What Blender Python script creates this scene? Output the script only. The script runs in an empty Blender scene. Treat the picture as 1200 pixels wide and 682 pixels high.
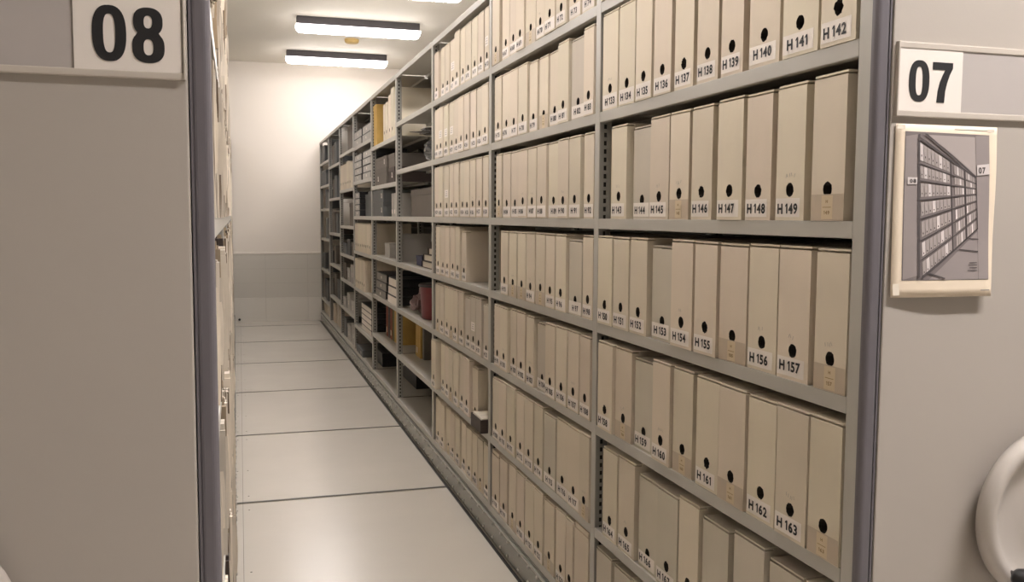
import bpy, bmesh, math, random
from mathutils import Vector, Matrix, noise as mnoise
random.seed(11)
C = bpy.context.scene.collection
H = 1.24                      # lens height above the platform floor
PI = math.pi

# ------------------------------------------------------------------ materials
MATS = {}
def mat(name, col, rough=.6, metal=0., var=0., noise=0., scale=8., bump=0., bscale=60., emit=None, estr=0., coat=0., spec=.5, stretch=(1,1,1)):
    if name in MATS: return MATS[name]
    m = bpy.data.materials.new(name); m.use_nodes = True
    nt = m.node_tree; b = nt.nodes['Principled BSDF']
    b.inputs['Base Color'].default_value = (*col, 1)
    b.inputs['Roughness'].default_value = rough
    b.inputs['Metallic'].default_value = metal
    b.inputs['Specular IOR Level'].default_value = spec
    b.inputs['Coat Weight'].default_value = coat
    L = nt.links
    tc = nt.nodes.new('ShaderNodeTexCoord')
    mp = nt.nodes.new('ShaderNodeMapping'); mp.inputs['Scale'].default_value = stretch
    L.new(tc.outputs['Object'], mp.inputs['Vector'])
    src = None
    if noise or var:
        hs = nt.nodes.new('ShaderNodeHueSaturation'); hs.inputs['Color'].default_value = (*col, 1)
        if var:
            oi = nt.nodes.new('ShaderNodeObjectInfo')
            mr = nt.nodes.new('ShaderNodeMapRange'); mr.inputs['To Min'].default_value = 1-var; mr.inputs['To Max'].default_value = 1+var
            L.new(oi.outputs['Random'], mr.inputs['Value'])
            src = mr.outputs['Result']
        if noise:
            n = nt.nodes.new('ShaderNodeTexNoise'); n.inputs['Scale'].default_value = scale; n.inputs['Detail'].default_value = 5
            L.new(mp.outputs['Vector'], n.inputs['Vector'])
            m2 = nt.nodes.new('ShaderNodeMapRange'); m2.inputs['From Min'].default_value=.25; m2.inputs['From Max'].default_value=.75
            m2.inputs['To Min'].default_value = 1-noise; m2.inputs['To Max'].default_value = 1+noise
            L.new(n.outputs['Fac'], m2.inputs['Value'])
            if src is not None:
                mu = nt.nodes.new('ShaderNodeMath'); mu.operation = 'MULTIPLY'
                L.new(src, mu.inputs[0]); L.new(m2.outputs['Result'], mu.inputs[1]); src = mu.outputs[0]
            else: src = m2.outputs['Result']
        if var and name.endswith('cardboard'):
            m3 = nt.nodes.new('ShaderNodeMapRange'); m3.inputs['To Min'].default_value = .488; m3.inputs['To Max'].default_value = .508
            wn = nt.nodes.new('ShaderNodeTexWhiteNoise'); wn.noise_dimensions = '1D'; L.new(oi.outputs['Random'], wn.inputs['W'])
            L.new(wn.outputs['Value'], m3.inputs['Value']); L.new(m3.outputs['Result'], hs.inputs['Hue'])
        L.new(src, hs.inputs['Value']); L.new(hs.outputs['Color'], b.inputs['Base Color'])
    if bump:
        n = nt.nodes.new('ShaderNodeTexNoise'); n.inputs['Scale'].default_value = bscale; n.inputs['Detail'].default_value = 4
        L.new(mp.outputs['Vector'], n.inputs['Vector'])
        bp = nt.nodes.new('ShaderNodeBump'); bp.inputs['Strength'].default_value = bump; bp.inputs['Distance'].default_value = .004
        L.new(n.outputs['Fac'], bp.inputs['Height']); L.new(bp.outputs['Normal'], b.inputs['Normal'])
    if emit:
        b.inputs['Emission Color'].default_value = (*emit, 1); b.inputs['Emission Strength'].default_value = estr
    MATS[name] = m
    return m

LAMPE  = mat('lamp_diffuser_lit', (.9,.9,.9), .4, emit=(1,.945,.935), estr=18.0)
LAMPN  = mat('bright_diffuser_lit', (.9,.9,.9), .4, emit=(1,.945,.935), estr=29.0)
LAMPP  = mat('passage_diffuser_lit', (.9,.9,.9), .4, emit=(1,.945,.935), estr=65.0)
for _m in (LAMPE,LAMPN,LAMPP):      # prismatic diffuser: strong straight down, weak sideways
    nt=_m.node_tree; b=nt.nodes['Principled BSDF']; g=nt.nodes.new('ShaderNodeNewGeometry'); sx=nt.nodes.new('ShaderNodeSeparateXYZ')
    mr=nt.nodes.new('ShaderNodeMapRange'); st=b.inputs['Emission Strength'].default_value
    mr.inputs['From Min'].default_value=-1; mr.inputs['From Max'].default_value=0; mr.inputs['To Min'].default_value=st; mr.inputs['To Max'].default_value=st*.10
    nt.links.new(g.outputs['Normal'],sx.inputs[0]); nt.links.new(sx.outputs['Z'],mr.inputs['Value']); nt.links.new(mr.outputs['Result'],b.inputs['Emission Strength'])
CARD   = mat('cream_cardboard', (.67,.59,.465), .8, var=.055, noise=.035, scale=9, bump=.12, bscale=40)
CARDG  = mat('greyish_cardboard', (.57,.515,.42), .8, var=.04, noise=.04, scale=9, bump=.12, bscale=40)
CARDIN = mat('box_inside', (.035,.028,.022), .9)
PAPER  = mat('white_label_paper', (.80,.735,.67), .7, var=.04)
INK    = mat('black_ink', (.012,.011,.012), .6)
PENCIL = mat('pencil_grey', (.30,.27,.24), .8)
TAPE   = mat('aged_clear_tape', (.50,.41,.31), .35, noise=.05, scale=30)
YLAB   = mat('yellowed_label', (.62,.51,.345), .6)
YINK   = mat('faded_brown_ink', (.28,.19,.09), .8)
STEEL  = mat('grey_enamel_steel', (.45,.43,.385), .38, noise=.05, scale=5, spec=.5)
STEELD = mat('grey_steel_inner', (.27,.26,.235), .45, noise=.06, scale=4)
SLOT   = mat('slot_dark', (.015,.014,.013), .8)
BASEM  = mat('plinth_grey_gloss', (.215,.212,.185), .2, noise=.015, scale=6)
STRIP  = mat('slate_violet_edging', (.150,.138,.150), .42, noise=.03, scale=6)
PANEL  = mat('light_grey_panel', (.455,.413,.367), .5, noise=.012, scale=3, bump=.02, bscale=200)
HOLD   = mat('label_rail_grey', (.56,.505,.44), .45)
INSERT = mat('grey_card_insert', (.45,.41,.385), .75, noise=.03, scale=10)
WHEELM = mat('ivory_plastic', (.52,.475,.43), .3, coat=.2)
BLACKP = mat('black_plastic', (.015,.015,.016), .35)
WALLP  = mat('warm_white_paint', (.80,.735,.655), .75, noise=.02, scale=1.2, bump=.05, bscale=90)
CEILM  = mat('ceiling_white_paint', (.79,.745,.66), .8, noise=.015, scale=1.0)
LAMPB  = mat('lamp_body_grey', (.06,.052,.055), .5)
SLATE  = mat('slate_board', (.10,.105,.105), .6, var=.1, noise=.06)
TAUPE  = mat('taupe_board', (.145,.125,.105), .75, var=.1, noise=.05)
GREYB  = mat('pale_grey_board', (.42,.40,.37), .6, var=.08, noise=.04)
DKBRN  = mat('dark_brown_board', (.045,.03,.024), .6, noise=.08)
MUST   = mat('mustard_board', (.50,.32,.085), .7, noise=.12, scale=12)
REDBR  = mat('red_brown_cloth', (.22,.06,.03), .7, noise=.15, scale=10)
REDM   = mat('deep_red_plastic', (.17,.004,.008), .4)
NAVY   = mat('navy_board', (.012,.014,.06), .6)
BLACKB = mat('black_board', (.02,.02,.022), .5)
CLEARP = mat('crumpled_clear_film', (.45,.43,.42), .2, spec=.8, coat=.5)
PAGES  = mat('page_edges', (.66,.60,.50), .8, noise=.12, scale=40, stretch=(1,1,12))
WORN   = mat('worn_white_paper', (.68,.61,.51), .8, var=.25, noise=.10, scale=14)
def striped(name, c0, c1, lo, hi):
    m=mat(name,c0,.8); nt=m.node_tree; b=nt.nodes['Principled BSDF']
    mp=[n for n in nt.nodes if n.type=='MAPPING'][0]; mp.inputs['Scale'].default_value=(420,60,4)
    n=nt.nodes.new('ShaderNodeTexNoise'); n.inputs['Scale'].default_value=1; n.inputs['Detail'].default_value=3
    cr=nt.nodes.new('ShaderNodeValToRGB'); cr.color_ramp.elements[0].position=lo; cr.color_ramp.elements[1].position=hi
    cr.color_ramp.elements[0].color=(*c1,1); cr.color_ramp.elements[1].color=(*c0,1)
    nt.links.new(mp.outputs['Vector'],n.inputs['Vector']); nt.links.new(n.outputs['Fac'],cr.inputs['Fac']); nt.links.new(cr.outputs['Color'],b.inputs['Base Color'])
    return m
WORNS  = striped('worn_paper_shade_lines', (.72,.65,.55), (.13,.09,.055), .45, .53)  # worn paper; its dark stripes stand in for shadow gaps between sheets
WORND  = mat('worn_brown_paper', (.36,.28,.19), .85, var=.2, noise=.2, scale=14)
YELLD  = mat('yellowed_plastic', (.60,.42,.16), .5)

# ------------------------------------------------------------------ helpers
def box(bm, x0,x1,y0,y1,z0,z1, mi=0, bev=0.):
    vs=[bm.verts.new(p) for p in ((x0,y0,z0),(x1,y0,z0),(x1,y1,z0),(x0,y1,z0),(x0,y0,z1),(x1,y0,z1),(x1,y1,z1),(x0,y1,z1))]
    fs=[]
    for q in ((0,3,2,1),(4,5,6,7),(0,1,5,4),(1,2,6,5),(2,3,7,6),(3,0,4,7)):
        f=bm.faces.new([vs[i] for i in q]); f.material_index=mi; fs.append(f)
    if bev>0:
        es=set(e for f in fs for e in f.edges)
        bmesh.ops.bevel(bm, geom=list(es), offset=bev, segments=2, profile=.6, affect='EDGES', clamp_overlap=True)
    return fs
def quad(bm, pts, mi=0):
    f=bm.faces.new([bm.verts.new(p) for p in pts]); f.material_index=mi; return f
def lathe(bm, prof, n=32, axis='z', c=(0,0,0), mi=0):
    rings=[]
    for r,h in prof:
        ring=[]
        for i in range(n):
            a=2*PI*i/n; u,v=r*math.cos(a), r*math.sin(a)
            p={'z':(u,v,h),'y':(u,h,v),'x':(h,u,v)}[axis]
            ring.append(bm.verts.new((p[0]+c[0],p[1]+c[1],p[2]+c[2])))
        rings.append(ring)
    for a,b in zip(rings,rings[1:]):
        for i in range(n):
            f=bm.faces.new((a[i],a[(i+1)%n],b[(i+1)%n],b[i])); f.material_index=mi; f.smooth=True
    for ring in (rings[0],rings[-1]):
        if (ring[0].co-ring[n//2].co).length>1e-5:
            f=bm.faces.new(ring); f.material_index=mi
def obj(name, bm, mats, parent=None, norm=True):
    me=bpy.data.meshes.new(name)
    if norm: bmesh.ops.recalc_face_normals(bm, faces=bm.faces)
    bm.to_mesh(me); bm.free()
    for m in (mats if isinstance(mats,(list,tuple)) else [mats]): me.materials.append(m)
    o=bpy.data.objects.new(name,me); C.objects.link(o)
    if parent: o.parent=parent
    return o
def empty(name, loc, rz=0):
    o=bpy.data.objects.new(name,None); C.objects.link(o); o.location=loc; o.rotation_euler=(0,0,rz); o.empty_display_size=.05
    return o
def tag(o,label=None,cat=None,group=None,kind=None):
    if label: o['label']=label
    if cat: o['category']=cat
    if group: o['group']=group
    if kind: o['kind']=kind
    return o
def B(): return bmesh.new()
def dup(root, loc, rz=0):
    r=root.copy(); C.objects.link(r); r.location=loc; r.rotation_euler=(0,0,rz)
    for ch in list(root.children):
        c=ch.copy(); C.objects.link(c); c.parent=r
        for g in list(ch.children):
            d=g.copy(); C.objects.link(d); d.parent=c
    return r

# glyphs of the printed labels, taken once from Blender's own font as triangles
def glyph(ch):
    cu=bpy.data.curves.new('g','FONT'); cu.body=ch; cu.size=1; cu.offset=.036; cu.resolution_u=3
    o=bpy.data.objects.new('g',cu); C.objects.link(o)
    dg=bpy.context.evaluated_depsgraph_get(); me=bpy.data.meshes.new_from_object(o.evaluated_get(dg))
    v=[(q.co.x,q.co.y) for q in me.vertices]; f=[tuple(p.vertices) for p in me.polygons]
    bpy.data.objects.remove(o); bpy.data.curves.remove(cu); bpy.data.meshes.remove(me)
    x0=min(a for a,b in v); x1=max(a for a,b in v)
    return [(a-x0,b) for a,b in v], f, x1-x0
GL={c:glyph(c) for c in 'H0123456789'}
CAP=max(b for a,b in GL['H'][0])
GL['1']=([(.13,0),(.28,0),(.28,CAP),(.13,CAP),(0,CAP*.80),(0,CAP*.64),(.13,CAP*.76)],[(0,1,2,3),(3,4,5,6)],.33)
def text(bm, s, t0, z0, cap, width, n, mi, tilt=0.):
    # t runs to the viewer's right, z up, n out of the front (front faces -x)
    k=cap/CAP; adv=[]; x=0
    for ch in s:
        if ch==' ': x+=.26; continue
        adv.append((ch,x)); x+=GL[ch][2]+.085
    tot=(x-.085)
    kx=width/tot
    for ch,xx in adv:
        V,F,_=GL[ch]
        vs=[bm.verts.new((-n, -(t0+(a+xx)*kx), z0+b*k+tilt*(a+xx)*kx)) for a,b in V]
        for f in F:
            try:
                q=bm.faces.new([vs[i] for i in f]); q.material_index=mi
            except ValueError: pass

# ------------------------------------------------------------------ upright archive box (front faces -x)
def front_with_hole(bm, w, z1, hz, ra, rb, jag, seed):
    rnd=random.Random(seed)
    ang=sorted([2*PI*i/24 for i in range(24)]+[math.atan2(sz-hz,sy) % (2*PI) for sy,sz in ((w/2,z1),(-w/2,z1),(-w/2,0),(w/2,0))])
    inner=[];outer=[]
    for a in ang:
        ca,sa=math.cos(a),math.sin(a)
        k=1e9
        if abs(ca)>1e-9: k=min(k,(w/2)/abs(ca))
        if sa>1e-9: k=min(k,(z1-hz)/sa)
        if sa<-1e-9: k=min(k,-hz/sa)
        outer.append((0,k*ca,hz+k*sa))
        j=1+rnd.uniform(-jag,jag)
        inner.append((0,ra*ca*j,hz+rb*sa*j))
    vo=[bm.verts.new(p) for p in outer]; vi=[bm.verts.new(p) for p in inner]
    n=len(ang)
    for i in range(n):
        bm.faces.new((vo[i],vo[(i+1)%n],vi[(i+1)%n],vi[i]))
    return inner
def archive_box(w,h,d,num,prev,shade=CARD,seed=0,lid_up=0.,style='full',marks=False,hole=.054):
    rnd=random.Random(seed*7+3)
    bm=B()
    zt=h-.006
    ra,rb=.0118,.0122
    jag=.0 if num and num<130 else .06
    if seed%5==0: jag=.13
    hz=hole+rnd.uniform(-.003,.003)
    inner=front_with_hole(bm,w,zt,hz,ra,rb,jag,seed)
    y=w/2
    quad(bm,[(0,-y,0),(0,-y,zt),(.02,-y,zt),(.02,-y,h-.003),(d,-y,h-.003),(d,-y,0)])
    quad(bm,[(0,y,0),(0,y,zt),(.02,y,zt),(.02,y,h-.003),(d,y,h-.003),(d,y,0)])
    quad(bm,[(0,-y,zt),(0,y,zt),(.02,y,zt),(.02,-y,zt)])
    quad(bm,[(.02,-y,zt),(.02,y,zt),(.02,y,h-.003),(.02,-y,h-.003)])
    quad(bm,[(d,-y,0),(d,y,0),(d,y,h-.003),(d,-y,h-.003)])
    quad(bm,[(0,-y,0),(d,-y,0),(d,y,0),(0,y,0)])
    quad(bm,[(.02,-y,h-.003),(d,-y,h-.003),(d,y,h-.003),(.02,y,h-.003)])
    bmesh.ops.remove_doubles(bm,verts=bm.verts,dist=1e-5)
    body=obj('archive_box',bm,shade)
    # lid
    bm=B(); box(bm,.0015,d,-y,y,h-.0029+lid_up,h+.0004+lid_up)
    if lid_up>0: box(bm,.001,.05,-y+.004,y-.004,h-.003,h-.003+lid_up)
    obj('lid',bm,shade,body)
    # finger hole
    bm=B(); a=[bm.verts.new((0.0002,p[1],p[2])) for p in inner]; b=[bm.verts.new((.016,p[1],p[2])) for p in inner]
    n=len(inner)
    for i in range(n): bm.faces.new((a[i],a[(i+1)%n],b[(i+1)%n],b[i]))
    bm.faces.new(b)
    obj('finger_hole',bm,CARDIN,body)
    # label
    bm=B()
    if num:
        digits='H %d'%num
        if style=='full': t0,t1,z0,z1=-y+.002,y-.002,.004,.039
        else: t0,t1,z0,z1=-y+.0015,-y+.0015+min(.088,w-.012),.006,.0385
        tl=rnd.uniform(-.01,.01)
        bm_y0,bm_y1=-t1,-t0
        vs=[(-.0005,bm_y0,z0),(-.0005,bm_y1,z0+tl*.02),(-.0005,bm_y1,z1+tl*.02),(-.0005,bm_y0,z1)]
        quad(bm,vs,0)
        cap=.0172 if num>=99 else .0158
        tw=(.062 if num>=100 else .05 if num>=10 else .034)*rnd.uniform(.94,1.03)
        tw=min(tw,(t1-t0)*.86)
        text(bm,digits,t0+.006+rnd.uniform(0,max(.001,(t1-t0-tw-.014))*.7),z0+(z1-z0-cap)*.5+rnd.uniform(-.0015,.0015),cap,tw,.0012,1,tilt=tl)
        lab=obj('number_label',bm,[PAPER,INK],body,norm=False)
    else:
        quad(bm,[(-.0005,-y+.0005,.001),(-.0005,y-.0005,.001),(-.0005,y-.0005,.043),(-.0005,-y+.0005,.043)],0)
        lw=.029/2; c=rnd.uniform(-.003,.003)
        quad(bm,[(-.0008,c-lw,.003),(-.0008,c+lw,.003),(-.0008,c+lw,.041),(-.0008,c-lw,.041)],1)
        text(bm,'H',-c-.0028,.029,.005,.0055,.0013,2)
        quad(bm,[(-.0013,c-.011,.0215),(-.0013,c+.011,.0215),(-.0013,c+.011,.0225),(-.0013,c-.011,.0225)],2)
        text(bm,str(prev or 1),-c-.0075,.0105,.006,.015,.0013,2)
        obj('tape_label',bm,[TAPE,YLAB,YINK],body,norm=False)
    if marks:
        bm=B()
        for k in range(rnd.randint(3,5)):
            t=-.012+k*.006+rnd.uniform(-.001,.001); zc=hz+.024+rnd.uniform(-.002,.002); a=rnd.uniform(-.004,.004)
            quad(bm,[(-.0006,-t,zc-.003),(-.0006,-t-.0011,zc-.003),(-.0006,-t-.0011-a,zc+.0035),(-.0006,-t-a,zc+.0035)])
        obj('pencil_mark',bm,PENCIL,body,norm=False)
    return body

# ------------------------------------------------------------------ room
FAR = 10.99
def slab(name, x0,x1,y0,y1,z0,z1, m):
    bm=B(); box(bm,x0,x1,y0,y1,z0,z1); return tag(obj(name,bm,m),kind='structure')
FLOORM = mat('floor_panel_enamel', (.60,.56,.50), .24, noise=.03, scale=3, bump=.035, bscale=7, spec=.5)
GROOVE = mat('floor_groove', (.02,.018,.015), .7)
LIPM   = mat('floor_metal_lip', (.15,.145,.135), .35, metal=.3)
TILE   = mat('glazed_tile', (.60,.565,.50), .3, noise=.03, scale=2)
GROUT  = mat('tile_grout', (.42,.39,.345), .8)
bm=B()
js=[-3.6,-2.4,-1.19,.10,1.40,2.70,4.02,5.285,6.59,7.885,9.22,10.55,FAR]
cells=[(-2.6,-1.3),(-1.3,-.007),(-.007,.888),(.904,2.0),(2.0,4.0)]   # open track slot under the 07 carriage edge
box(bm,-2.6,4.0,-3.6,FAR,-.06,-.006,1)
for a,b in zip(js,js[1:]):
    for c,d in cells:
        box(bm,c+(.0006 if c>-2.6 else 0),d-.0006,a+.007,b-.011,-.006,0,0)
    # pressed metal lip along each cross joint and pairs of countersunk screws
    box(bm,-2.6,.888,b+.007,b+.017,-.001,.0007,2)
for a,b in zip(js,js[1:]):
    for yy in (a+.10,a+.52,b-.10):
        for xx in (-.03,.018):
            lathe(bm,[(.0038,.0002),(.0,.0008)],8,'z',(xx,yy,0),1)
tag(obj('floor',bm,[FLOORM,GROOVE,LIPM]),kind='structure')
CZ=H+1.74
slab('ceiling',-2.6,4.0,-3.6,FAR,CZ,CZ+.1,CEILM)
WALLG=mat('passage_paint',(.34,.32,.29),.8,noise=.02,scale=1)
slab('wall_left',-2.7,-2.6,-3.6,FAR,-.06,CZ+.1,WALLG)
slab('wall_right',4.0,4.1,-3.6,FAR,-.06,CZ+.1,WALLG)
slab('wall_front',-2.7,4.1,-3.7,-3.6,-.06,CZ+.1,WALLG)
slab('wall_back',-2.7,4.1,FAR,FAR+.1,-.06,CZ+.1,WALLP)
# tiled dado on the far wall, capped by a light trim, with a slightly proud lowest course
bm=B(); zt=H-.452; zs=H-.96
box(bm,-2.6,4.0,FAR-.008,FAR-.0005,0,zt,1)
n=0
for r in range(3):
    z0=zs+r*(zt-zs)/3; z1=zs+(r+1)*(zt-zs)/3
    for c in range(14):
        x0=-2.6+c*.48; box(bm,x0+.001,x0+.479,FAR-.011,FAR-.007,z0+.001,z1-.001,0)
tag(obj('wall_tiling',bm,[TILE,GROUT]),kind='structure')['kind']='structure'
bpy.data.objects['wall_tiling'].name='trim_2'
bm=B()
for c in range(14):
    x0=-2.6+c*.48; box(bm,x0+.001,x0+.479,FAR-.022,FAR-.0005,.0,zs,0,.002)
tag(obj('baseboard_back',bm,mat('skirting_tile',(.70,.66,.59),.3,noise=.03,scale=2)),kind='structure')
bm=B(); box(bm,-2.6,4.0,FAR-.016,FAR-.0005,zt,zt+.022,0,.003)
tag(obj('trim_1',bm,WALLP),kind='structure')
# small buffer knob on the skirting
bm=B(); lathe(bm,[(.011,FAR-.022),(.014,FAR-.045),(.012,FAR-.052),(0,FAR-.053)],16,'y',(-.018,0,.035))
tag(obj('buffer_knob',bm,BLACKP),'small black round buffer on the far skirting beside the left rack','buffer')

# ------------------------------------------------------------------ ceiling lamps
def lamp(y, x0, x1, em=None):
    r=empty('ceiling_lamp',((x0+x1)/2,y,CZ)); hw=(x1-x0)/2
    bm=B(); box(bm,-hw+.008,hw-.008,-.055,.055,-.068,0,0,.004)
    # clip tabs
    for s in (-1,1): box(bm,s*(hw-.10)-.014,s*(hw-.10)+.014,-.058,.058,-.012,-.001,0,.001)
    obj('lamp_body',bm,LAMPB,r)
    bm=B(); N=10; prof=[]
    # long diffuser with a rounded belly and rounded ends
    ringy=[]
    for i in range(N+1):
        a=PI*i/N; ringy.append((-.062*math.cos(a), -.068-.068*math.sin(a)**.7 if 0<i<N else -.068))
    sec=[(-hw,.25),(-hw+.006,.62),(-hw+.018,.86),(-hw+.035,1),(hw-.035,1),(hw-.018,.86),(hw-.006,.62),(hw,.25)]
    rings=[[bm.verts.new((x, yy, -.068+(zz+.068)*k)) for yy,zz in ringy] for x,k in sec]
    for a,b in zip(rings,rings[1:]):
        for i in range(N):
            f=bm.faces.new((a[i],a[i+1],b[i+1],b[i])); f.smooth=True
    bm.faces.new(rings[0]); bm.faces.new(rings[-1])
    bm.faces.new([rr[0] for rr in rings]+[rr[-1] for rr in reversed(rings)])
    obj('diffuser',bm,em or LAMPE,r)
    return r
tag(lamp(10.12,.50,1.575),'lit batten ceiling lamp closest to the far wall, lowest in the picture','lamp','batten ceiling lamps')
tag(lamp(8.40,.505,1.61),'lit batten ceiling lamp above the small yellowed ceiling detector','lamp','batten ceiling lamps')
tag(lamp(6.87,.51,1.64),'lit batten ceiling lamp cut by the upper edge of the picture','lamp','batten ceiling lamps')
for i,y in enumerate((5.15,3.45,1.75)):
    tag(lamp(y,.50,1.60,LAMPN),'lit batten ceiling lamp in the row above the aisle, outside the picture','lamp','batten ceiling lamps')
for i,y in enumerate((6.87,5.15,3.45,1.75)):  # unseen lamps added to brighten the box fronts of the 07 unit
    tag(lamp(y,-1.75,-.65,LAMPN if y<6 else LAMPE),'unseen batten lamp added above the 08 unit to light the box fronts','lamp','added lamps above the 08 unit')
for i,y in enumerate((.40,)):  # unseen lamp, strengthened to brighten the top of the 07 board
    tag(lamp(y,1.10,2.20,LAMPP),'unseen strong ceiling lamp over the side passage, lighting the 07 end board','lamp',None)
bm=B(); lathe(bm,[(.070,CZ),(.072,CZ-.012),(.066,CZ-.034),(.048,CZ-.043),(.02,CZ-.046),(0,CZ-.046)],28,'z')
dt=obj('ceiling_detector',bm,YELLD); dt.location=(1.10,9.3,0)
tag(dt,'small round yellowed detector on the ceiling between two lamps','detector')

# ------------------------------------------------------------------ mobile shelving carriages
UY=[1.208+1.08*k for k in range(10)]
PY=1.165
STD=[.8429,.5537,.2727,-.0053,-.281,-.5584,-.8419,-1.1134]
BAYZ={1:STD,2:STD,3:STD,4:STD,
 5:[.8429,.483,.206,-.0053,-.281,-.5584,-.8419,-1.1134],
 6:[.8429,.553,.274,-.0053,-.287,-.589,-.903,-1.1134],
 7:[.8429,.56,.233,-.091,-.35,-.584,-.843,-1.1134],
 8:[.8429,.504,.174,-.177,-.499,-.837,-1.1134],
 9:[.8429,.590,.333,.073,-.256,-.607,-.953,-1.1134]}
def upright(bm, u0, v0, flip=False, holes=True):
    # channel post: closed front, perforated web turned towards the near end
    z0,z1=.10,H+.838; t=.03; dp=.034
    u1=u0+dp
    box(bm,u0,u0+.0025,v0,v0+t,z0,z1,0)
    box(bm,u0+.0025,u1,v0+t-.002,v0+t,z0,z1,0)
    box(bm,u1-.002,u1,v0+.002,v0+t-.002,z0,z1,0)
    a,b=u0+.0135,u0+.022
    for p,q in ((u0+.0025,a),(b,u1)): quad(bm,[(p,v0,z0),(q,v0,z0),(q,v0,z1),(p,v0,z1)],1)
    z=z0; k=0
    while z<z1-.022:
        quad(bm,[(a,v0,z),(b,v0,z),(b,v0,z+.0096),(a,v0,z+.0096)],1)
        h0,h1=z+.0096,z+.0216; d=v0+.003
        quad(bm,[(a,d,h0),(b,d,h0),(b,d,h1),(a,d,h1)],2)
        quad(bm,[(a,v0,h0),(a,d,h0),(a,d,h1),(a,v0,h1)],1); quad(bm,[(b,v0,h0),(b,d,h0),(b,d,h1),(b,v0,h1)],1)
        quad(bm,[(a,v0,h0),(b,v0,h0),(b,d,h0),(a,d,h0)],1); quad(bm,[(a,v0,h1),(b,v0,h1),(b,d,h1),(a,d,h1)],1)
        z+=.0216
    quad(bm,[(a,v0,z),(b,v0,z),(b,v0,z1),(a,v0,z1)],1)
DEPTH=.74
def carriage(label, loc, rz, mirror, wheel_u, parts_extra):
    root=empty('mobile_shelving',(loc[0],loc[1],0),rz)
    sg=-1 if mirror else 1
    def fin(name,bm,m,parent=root,norm=True):
        if mirror:
            for v in bm.verts: v.co.x=-v.co.x
            bmesh.ops.reverse_faces(bm,faces=bm.faces)
        return obj(name,bm,m,parent,norm)
    v=lambda Y: Y-PY
    # posts: one mesh shared by all, front and middle rows
    bm=B(); upright(bm,0,0)
    first=fin('upright',bm,[STEEL,STEELD,SLOT],norm=False)
    bmx=None
    first.location=(0,v(UY[0]-.03),0)
    me=first.data
    for k in range(10):
        for u in (0,.335):
            if k==0 and u==0: continue
            c=bpy.data.objects.new('upright',me); C.objects.link(c); c.parent=root; c.location=(sg*u,v(UY[k]-.03),0)
    # shelves
    cache={}
    for b in range(1,10):
        L=UY[b]-.03-UY[b-1]
        for i,z in enumerate(BAYZ[b]):
            nm='top_panel' if i==0 else 'shelf'
            if nm not in cache:
                bm=B(); l=L-.0016; dp=DEPTH
                box(bm,.001,dp,0,l,-.0025,0,0)
                box(bm,0,.003,0,l,-.0265,.0004,0,.0012)
                box(bm,.003,.016,0,l,-.0265,-.0245,0)
                box(bm,dp-.003,dp,0,l,-.0265,0,0)
                for q in (.18,.37,.55): box(bm,q,q+.02,.002,l-.002,-.016,-.0025,0)
                o=fin(nm,bm,STEEL); cache[nm]=o.data; o.location=(0,v(UY[b-1])+.0008,H+z)
            else:
                o=bpy.data.objects.new(nm,cache[nm]); C.objects.link(o); o.parent=root; o.location=(0,v(UY[b-1])+.0008,H+z)
    # plinth with two rows of domed bolts
    bm=B(); y1=v(UY[9]); 
    box(bm,-.008,.0,.004,y1,.008,.091,0,.0025)
    box(bm,.04,.70,.004,y1,.012,.080,0)
    box(bm,-.003,.004,.013,y1,.091,.0995,0); box(bm,-.0105,-.0082,.004,y1,.084,.0925,1,.0008)
    yy=.08; k=0
    while yy<y1-.03:
        for zz,o_ in ((.079,0),(.024,.006)):
            lathe(bm,[(.0068,-.008),(.0062,-.0112),(.004,-.0130),(0,-.0136)],8,'x',(0,yy+o_+(.02 if k%3==1 else 0),zz),1)
        yy+=.112; k+=1
    fin('plinth',bm,[BASEM,STEEL])
    # rear sheet
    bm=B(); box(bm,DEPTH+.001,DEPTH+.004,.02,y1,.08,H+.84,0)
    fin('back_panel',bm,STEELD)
    # end board: rounded edging profile, board, second edging
    W=DEPTH+.006
    for q0,q1,name in ((-.002,.0238,'edging'),(W-.0238,W+.002,'edging')):
        bm=B(); box(bm,q0,q1,0,.0125,.02,H+.86,0)
        es=[e for e in bm.edges if abs((e.verts[0].co-e.verts[1].co).z)>1 and min(e.verts[0].co.y,e.verts[1].co.y)<.001]
        bmesh.ops.bevel(bm,geom=es,offset=.0085,segments=5,profile=.5,affect='EDGES')
        for f in bm.faces: f.smooth=False
        # shallow groove line beside the board
        box(bm,(q1-.004 if q0<0 else q0+.001),(q1-.001 if q0<0 else q0+.004),-.0006,.002,.02,H+.86,0)
        fin(name,bm,STRIP)
    bm=B(); box(bm,.0245,W-.0245,-.003,.0125,.025,H+.855,0,.0025)
    fin('end_panel',bm,PANEL)
    parts_extra(root,fin,sg)
    # hand wheel
    wx,wz,R=wheel_u,H-.475,.142
    bm=B(); cy=-.075
    prof=[(r_,h_+.022) for r_,h_ in [(.0,-.050),(.020,-.050),(.024,-.058),(.060,-.050),(.098,-.050),(.112,-.060),(.124,-.070),(.133,-.072),(.139,-.066),(.142,-.054),(.139,-.043),(.130,-.038),(.06,-.036),(0,-.036)]]
    lathe(bm,prof,64,'y',(wx,0,wz))
    wh=fin('hand_wheel',bm,WHEELM)
    bm=B(); lathe(bm,[(.032,-.003),(.030,-.016),(0,-.016)],24,'y',(wx,0,wz)); fin('wheel_hub',bm,BLACKP,wh)
    bm=B(); ka=math.atan2(-.053,-.127)
    kx,kz=(wx-.085,wz-.086) if not mirror else (wx-.05,wz-.12)
    lathe(bm,[(.006,-.030),(.006,-.053),(.0135,-.055),(.0165,-.063),(.016,-.083),(.011,-.090),(0,-.091)],20,'y',(kx,0,kz))
    fin('crank_knob',bm,BLACKP,wh)
    return tag(root,label,'mobile shelving')

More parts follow.
